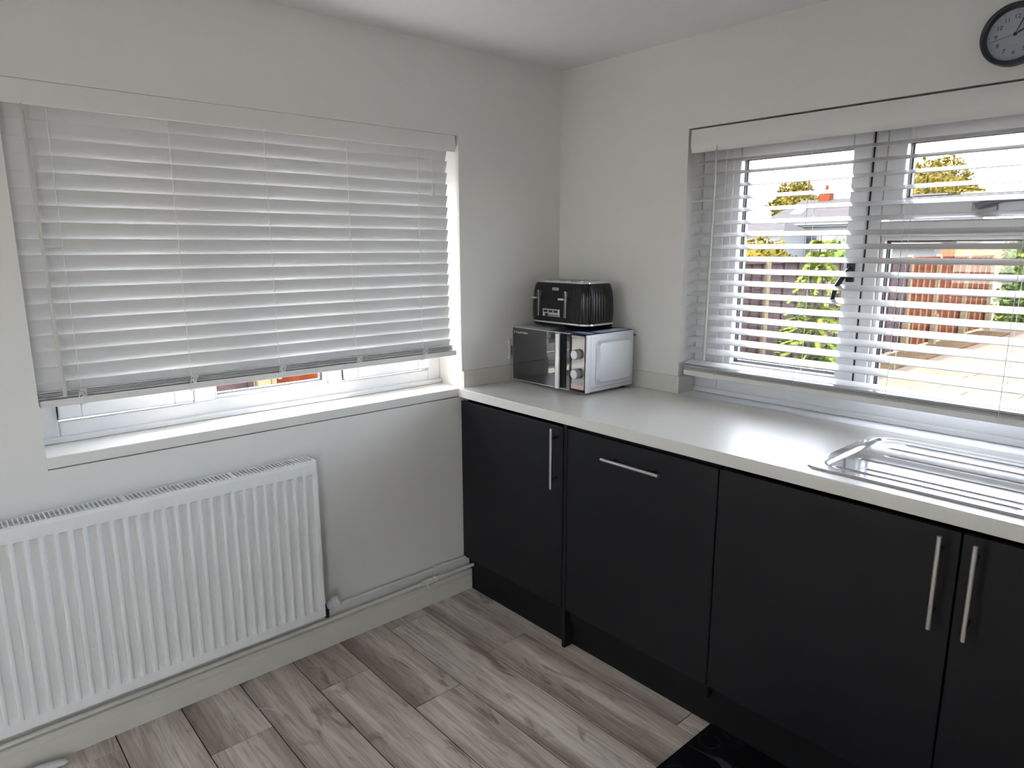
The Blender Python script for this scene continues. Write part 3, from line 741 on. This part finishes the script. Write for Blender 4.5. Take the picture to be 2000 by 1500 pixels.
o = link('lettering', text_mesh('QUARTZ', .0048, 'print_grey', .0001), dial, (0, -.0123, -.027)); o.rotation_euler = FACE_ROOM
def hand(ang, L, wd, y0, tail=0):
    a = math.radians(ang); d = Vector((math.sin(a), 0, math.cos(a))); n_ = Vector((d.z, 0, -d.x)); c0 = Vector((cc[0], y0, cc[2]))
    pr = [(-tail, -wd*.5), (L*.68, -wd), (L*.78, -wd*1.1), (L, -wd*.15), (L, wd*.15), (L*.78, wd*1.1), (L*.68, wd), (-tail, wd*.5)]
    v = [c0 + d*t + n_*u for t, u in pr]; v2 = [p + Vector((0, -.0006, 0)) for p in v]; k = len(v)
    return MB().add(v+v2, [tuple(range(k)), tuple(range(2*k-1, k-1, -1))] + [(i, (i+1) % k, k+(i+1) % k, k+i) for i in range(k)])
CK.part('hour_hand', hand(60, .032, .0018, -.0150, .004), 'print_dark')
CK.part('minute_hand', hand(22.5, .050, .0014, -.0165, .004), 'print_dark')
CK.part('second_hand', hand(-102.6, .058, .0005, -.0180, .012), 'print_dark')
CK.part('hub', MB().lathe([(0, -.012), (.0035, -.012), (.0035, -.0195), (0, -.0195)], cc, 'y', 20), 'print_dark')

# ------------------------------------------------------------------ things on the floor
FM = Thing('floor_mat', 'black kitchen mat with thin grey line drawings in front of the sink', 'mat', (1.6, -.76, 0))
FM.part('mat_sheet', MB().box(1.1925, 2.05, -1.02, -.5245, .0002, .006), 'mat_black', bevel=.001)
def flat_line(pts, wd, z0=.0058, z1=.0063):
    mb = MB(); P = [Vector((p[0], p[1])) for p in pts]; Lf = []; Rt = []
    for i, p in enumerate(P):
        d = (P[min(i+1, len(P)-1)]-P[max(i-1, 0)]).normalized(); n_ = Vector((-d.y, d.x)); wv = wd[i] if isinstance(wd, list) else wd
        Lf.append(p+n_*wv); Rt.append(p-n_*wv)
    for i in range(len(P)-1):
        mb.prism([tuple(Rt[i]), tuple(Rt[i+1]), tuple(Lf[i+1]), tuple(Lf[i])], 'z', z0, z1)
    return mb
def arc(cx_, cy_, r, a0, a1, n=40): return [(cx_+r*math.cos(math.radians(a0+(a1-a0)*i/n)), cy_+r*math.sin(math.radians(a0+(a1-a0)*i/n))) for i in range(n+1)]
FM.part('printed_ring', flat_line(arc(1.234, -.598, .031, 130, 455), .0009), 'mat_print')
FM.part('printed_ring', flat_line(arc(1.246, -.782, .034, 60, 180), .0009), 'mat_print')
FM.part('printed_plume', flat_line([(1.202, -.659), (1.235, -.656), (1.268, -.652), (1.295, -.645), (1.322, -.652), (1.345, -.675)], [.0010, .0018, .003, .009, .014, .017]), 'mat_print')
FM.part('printed_line', flat_line([(1.229, -.537), (1.262, -.537)], .0009), 'mat_print')
FM.part('printed_line', flat_line([(1.245, -.543), (1.271, -.546)], .0009), 'mat_print')
FM.part('printed_line', flat_line([(1.289, -.536), (1.313, -.538)], .0009), 'mat_print')

single('thread', MB().tube([(.186, -1.542, .0011), (.194, -1.530, .0012), (.206, -1.516, .0012), (.220, -1.507, .0012), (.231, -1.503, .0011)], .0008, 5), 'print_white',
       'fine pale thread lying on the floor planks by the radiator', 'thread', base=(.206, -1.516, 0))
hd = [(.062, -2.040, .0105), (.060, -2.048, .0118), (.056, -2.062, .0122), (.050, -2.090, .0125), (.046, -2.140, .0125), (.044, -2.200, .0115)]
single('brush_handle', MB().tube([p for p in hd], [.003, .0085, .0103, .0115, .012, .0105], 12), 'white_plastic', 'rounded tip of a white plastic handle on the floor below the radiator', 'handle', base=(.05, -2.10, 0), smooth=True)

# ------------------------------------------------------------------ garden
gr = struct('garden_ground', MB().box(-70, 70, -40, 90, GND-.4, GND), 'gravel', 'pale pink gravel covering the garden')
struct('soil_border', MB().box(-2.36, -1.75, 3, 16, GND, GND+.03), 'soil', 'brown strip of soil along the foot of the fence')
struct('bounce_path', MB().box(-2.34, -.31, -5, 3.0, GND, GND+.02), 'bounce_concrete', 'pale strip added between the house and the fence to bounce light')  # added to throw light up between the closed slats
struct('bounce_terrace', MB().box(XE+.26, 8.0, -7, 0, GND, GND+.02), 'bounce_concrete', 'unseen pale slab added outside the side door to bounce light')  # added reflector lifting daylight onto the ceiling and upper walls
pat = struct('patio', MB().box(-1.35, 4.6, 7.0, 10.6, GND, GND+.012), 'soil', 'pale stone patio in the garden')
random.seed(3)
yy = 7.0; row = 0
while yy < 10.55:
    hgt = (.6, .45, .75)[row % 3]; xx = -1.35 - random.uniform(0, .4)
    while xx < 4.6:
        wd = random.choice((.6, .75, .9)); a, b = max(xx, -1.35), min(xx+wd, 4.6)
        if b-a > .1:
            c0 = ((a+b)/2, (yy+min(yy+hgt, 10.6))/2, GND+.012)
            link('paving_slab', make_mesh('paving_slab', MB().box(a+.006, b-.006, yy+.006, min(yy+hgt, 10.6)-.006, GND+.008, GND+.035+random.uniform(0, .004)), 'slab_stone', c0, bevel=.004, segs=1), pat, c0)
        xx += wd
    yy += hgt; row += 1

# boundary fence: lapped panels between posts along x = -2.4
FX = -2.4; FT = 1.27
posts = [-2.3, -.45, 1.40, 3.25, 5.10, 6.30, 8.10, 9.75, 11.45, 12.95, 14.75, 16.6]
FN = Thing('garden_fence', 'lapped wooden boundary fence with weathered and newer orange-brown panels', 'fence', (FX, 7, GND))
def fence_panel(y0, y1):
    new = y0 > 11.2 or y0 == -.45
    m = 'fence_new' if new else 'fence_old'; ym = (y0+y1)/2
    pn = FN.part('fence_panel', MB().box(FX-.03, FX+.04, y0+.06, y1-.06, FT-.03, FT), m, label='newer orange-brown lapped panel' if new else 'weathered grey lapped panel')
    n = 10; hh = (FT-GND-.10)/n
    me = make_mesh('board', MB().prism([(-.004, 0), (.014, 0), (.006, hh+.012), (-.004, hh+.012)], 'y', -(y1-y0)/2+.06, (y1-y0)/2-.06), m)
    for k in range(n): FN.share('board', me, (FX-.01, ym, GND+.06+hh*k), pn, rot=(random.uniform(-.002, .002), 0, 0))
    bt = make_mesh('batten', MB().box(0, .020, -.018, .018, 0, FT-GND-.08), 'fence_post' if new else 'fence_old')
    for k in range(5): FN.share('batten', bt, (FX+.004, y0+.08+(y1-y0-.16)*k/4, GND+.05), pn)
fp = make_mesh('fence_post', MB().box(-.045, .045, -.045, .045, 0, FT-GND+.04), 'fence_post')
for y_ in posts: FN.share('fence_post', fp, (FX+.01, y_, GND))
for a, b in zip(posts[:-1], posts[1:]): fence_panel(a, b)
sp_m = make_mesh('spur_post', MB().box(-.05, .05, -.06, .06, 0, .62), 'fence_post')   # short pale spurs at the newer panels
for y_ in (11.28, 12.78, 14.58, 16.42): FN.share('spur_post', sp_m, (FX+.10, y_, GND))

def leaf_cloud(n, centre, rad, size, shell=.55, flat=1.0, rnd=random):
    mb = MB()
    for _ in range(n):
        while True:
            p = Vector((rnd.uniform(-1, 1), rnd.uniform(-1, 1), rnd.uniform(-1, 1)))
            if shell < p.length < 1: break
        lump = 1 + .12*math.sin(p.x*7)*math.sin(p.y*6+1) + .10*math.sin(p.z*9)
        c = Vector((centre[0]+p.x*rad[0]*lump, centre[1]+p.y*rad[1]*lump, centre[2]+p.z*rad[2]*lump))
        u = Vector((rnd.gauss(0, 1), rnd.gauss(0, 1), rnd.gauss(0, 1))).normalized(); v = u.orthogonal().normalized()
        s_ = size*rnd.uniform(.6, 1.3)
        mb.add([c-u*s_, c+v*s_*.55, c+u*s_, c-v*s_*.55], [(0, 1, 2, 3)])
    return mb
def tree(name, label, base, height, crown_c, rad, n, size, m, group=None, cat='tree'):
    T = Thing(name, label, cat, base, group)
    f = T.part('foliage', leaf_cloud(n, crown_c, rad, size), m); f['kind'] = 'stuff'
    core = []
    for k in range(9):
        t = -1+2*k/8; r = math.sqrt(max(0, 1-t*t))*.84+.001
        core.append([(crown_c[0]+rad[0]*r*math.cos(a), crown_c[1]+rad[1]*r*math.sin(a), crown_c[2]+rad[2]*.84*t) for a in [2*math.pi*j/16 for j in range(16)]])
    T.part('inner_foliage', MB().loft(core), m)
    T.part('trunk', MB().tube([base, (crown_c[0], crown_c[1], crown_c[2])], [.02*height+.02, .012*height+.01], 8), 'bark')
    return T
random.seed(11)
tree('tree', 'golden-green round tree behind the house with the chimney', (-26.8, 56, GND), 7, (-26.8, 56, 4.6), (2.2, 2.0, 2.2), 7000, .15, 'leaf_gold', 'trees beyond the garden')
tree('tree', 'large golden-green round tree seen through the fan light', (-17.57, 60, GND), 9, (-17.57, 60, 4.37), (3.8, 3.4, 3.6), 12000, .17, 'leaf_gold', 'trees beyond the garden')
tree('tree', 'dense green tree above the far hedge', (-3.1, 28, GND), 3, (-3.1, 28, 1.0), (2.0, 1.3, 1.3), 5000, .08, 'leaf_hedge', 'trees beyond the garden')
tree('shrub', 'yellow-green shrub above the weathered fence', (-6.2, 13.0, GND), 2, (-6.2, 13.0, .95), (.95, .6, .75), 1800, .06, 'leaf_gold', 'shrubs behind the fence', 'shrub')
tree('shrub', 'green shrub rising behind the weathered fence by the mullion', (-4.35, 13.6, GND), 2, (-4.35, 13.6, .90), (.70, .6, .68), 1500, .06, 'leaf_green', 'shrubs behind the fence', 'shrub')
tree('shrub', 'low leafy shrub at the foot of the weathered fence', (-1.98, 4.75, GND), .7, (-1.98, 4.75, -.15), (.28, .40, .28), 900, .035, 'leaf_green', 'garden shrubs', 'shrub')
tree('shrub', 'low shrub beside the young conifer at the fence', (-1.75, 7.2, GND), .7, (-1.75, 7.2, -.12), (.32, .42, .30), 900, .035, 'leaf_green', 'garden shrubs', 'shrub')

# young conifer with tiers of drooping sprays
def conifer():
    b = (-1.52, 5.9, GND); T = Thing('conifer', 'young yellow-green conifer standing before the weathered fence', 'conifer', b)
    T.part('trunk', MB().tube([b, (b[0], b[1], 1.62)], [.035, .006], 8), 'bark')
    mb = MB(); br = MB()
    for tier in range(15):
        z = -.30 + tier*.128; L = .62*(1-tier/16.5); nb = 9
        for k in range(nb):
            a = 2*math.pi*(k+.5*(tier % 2))/nb + random.uniform(-.2, .2); d = Vector((math.cos(a), math.sin(a), 0)); Lk = L*random.uniform(.8, 1.15)
            pts = [Vector((b[0], b[1], z)) + d*Lk*t + Vector((0, 0, .10*t-.16*t*t)) for t in (0, .33, .66, 1)]
            br.tube(pts, [.006, .005, .004, .002], 4)
            for i in range(64):
                t = random.uniform(.12, 1); p = pts[0].lerp(pts[3], t) + Vector((0, 0, .10*t-.16*t*t + .06*t))
                side = Vector((-d.y, d.x, 0))*random.choice((-1, 1)); u = (d*.8 + side*random.uniform(.4, 1.1) + Vector((0, 0, random.uniform(-.35, .25)))).normalized()
                v = u.orthogonal().normalized(); s_ = .085*(1.2-.5*t)
                mb.add([p, p+u*s_*.5+v*.013, p+u*s_, p+u*s_*.5-v*.013], [(0, 1, 2, 3)])
    T.part('branches', br, 'bark'); f = T.part('needles', mb, 'leaf_conifer'); f['kind'] = 'stuff'
conifer()

# hedge across the end of the garden
def hedge():
    T = Thing('hedge', 'clipped green hedge across the end of the garden past the fence', 'hedge', (1.3, 17.6, GND))
    mb = MB()
    for _ in range(9000):
        x = random.uniform(-2.35, 5); face = random.random()
        y_, z_ = (17.1+random.uniform(-.12, .12), random.uniform(GND+.05, 1.42)) if face < .7 else (random.uniform(17.1, 18.1), 1.42+random.uniform(-.1, .12))
        u = Vector((random.gauss(0, 1), random.gauss(0, 1), random.gauss(0, 1))).normalized(); v = u.orthogonal().normalized(); s_ = random.uniform(.05, .10); c = Vector((x, y_, z_))
        mb.add([c-u*s_, c+v*s_*.6, c+u*s_, c-v*s_*.6], [(0, 1, 2, 3)])
    f = T.part('leaves', mb, 'leaf_hedge'); f['kind'] = 'stuff'
    T.part('inner_mass', MB().box(-2.3, 5, 17.18, 18.05, GND, 1.34), 'leaf_green')
hedge()

# houses beyond
def house(name, label, x0, x1, y0, y1, ze, zr, wallm, roofm, wins, hip=0.0, chim=None, group='houses beyond the garden'):
    T = Thing(name, label, 'house', ((x0+x1)/2, (y0+y1)/2, GND), group)
    T.part('walls', MB().box(x0, x1, y0, y1, GND, ze), wallm)
    ym = (y0+y1)/2; o_ = .25
    v = [(x0-o_, y0-o_, ze-.05), (x1+o_, y0-o_, ze-.05), (x1+o_, y1+o_, ze-.05), (x0-o_, y1+o_, ze-.05), (x0-o_+hip, ym, zr), (x1+o_-hip, ym, zr)]
    rf = T.part('roof', MB().add(v, [(0, 1, 5, 4), (2, 3, 4, 5), (1, 2, 5), (3, 0, 4), (0, 3, 2, 1)]), roofm)
    T.part('fascia', MB().box(x0-o_, x1+o_, y0-o_-.06, y0-o_, ze-.20, ze-.06), 'render_white')
    T.part('gutter', MB().tube([(x0-o_, y0-o_-.10, ze-.06), (x1+o_, y0-o_-.10, ze-.06)], .06, 8), 'gutter')
    for a, b, c, d in wins:
        wf = T.part('window', frame_rect(MB(), 'y', y0-.05, y0, a, b, c, d, .08), 'render_white')
        T.part('pane', MB().box(a+.08, b-.08, y0-.03, y0-.005, c+.08, d-.08), 'house_glass', wf)
    if chim:
        ch = T.part('chimney', MB().box(chim[0], chim[1], ym-.35, ym+.35, zr-1.0, chim[2]), 'brick_red')
        T.part('chimney_pot', MB().lathe([(.12, 0), (.14, .05), (.11, .35), (0, .35)], ((chim[0]+chim[1])/2, ym, chim[2]), 'z', 12), 'brick_red', ch)
    return T
hs = house('house', 'white rendered house with a grey roof and orange chimney', -24.6, -12.2, 46.0, 54.0, 3.05, 4.95, 'render_white', 'roof_slate',
           [(-21.4, -20.0, 1.2, 2.4), (-18.9, -17.7, 1.2, 2.4)], hip=1.6, chim=(-21.9, -21.1, 5.6))
hs.part('skylight', MB().add([(-23.0, 47.55, 3.75), (-22.1, 47.55, 3.75), (-22.1, 48.45, 4.18), (-23.0, 48.45, 4.18), (-23.0, 47.5, 3.83), (-22.1, 47.5, 3.83), (-22.1, 48.4, 4.26), (-23.0, 48.4, 4.26)], [(0, 1, 2, 3), (4, 5, 6, 7), (0, 1, 5, 4), (1, 2, 6, 5), (2, 3, 7, 6), (3, 0, 4, 7)]), 'house_glass')
hs.part('downpipe', MB().tube([(-17.1, 45.85, GND), (-17.1, 45.85, 3.0)], .07, 8), 'gutter')
house('house', 'low white annexe with a grey roof in front of the chimney house', -25.6, -20.6, 42.0, 45.5, 2.55, 3.25, 'render_white', 'roof_slate', [(-24.6, -23.6, 1.1, 2.0)], hip=1.0)
house('garage', 'low white garage beyond the weathered fence', -9.2, -5.9, 24.0, 28.0, 1.62, 1.78, 'render_white', 'roof_slate', [(-8.4, -7.6, .7, 1.35)], group=None)
house('garden_shed', 'small shed with an orange tiled roof beside the hedge', -5.2, -3.9, 22.6, 24.2, 1.05, 1.42, 'outer_brick', 'roof_orange', [(-4.8, -4.3, .4, .85)], group=None)
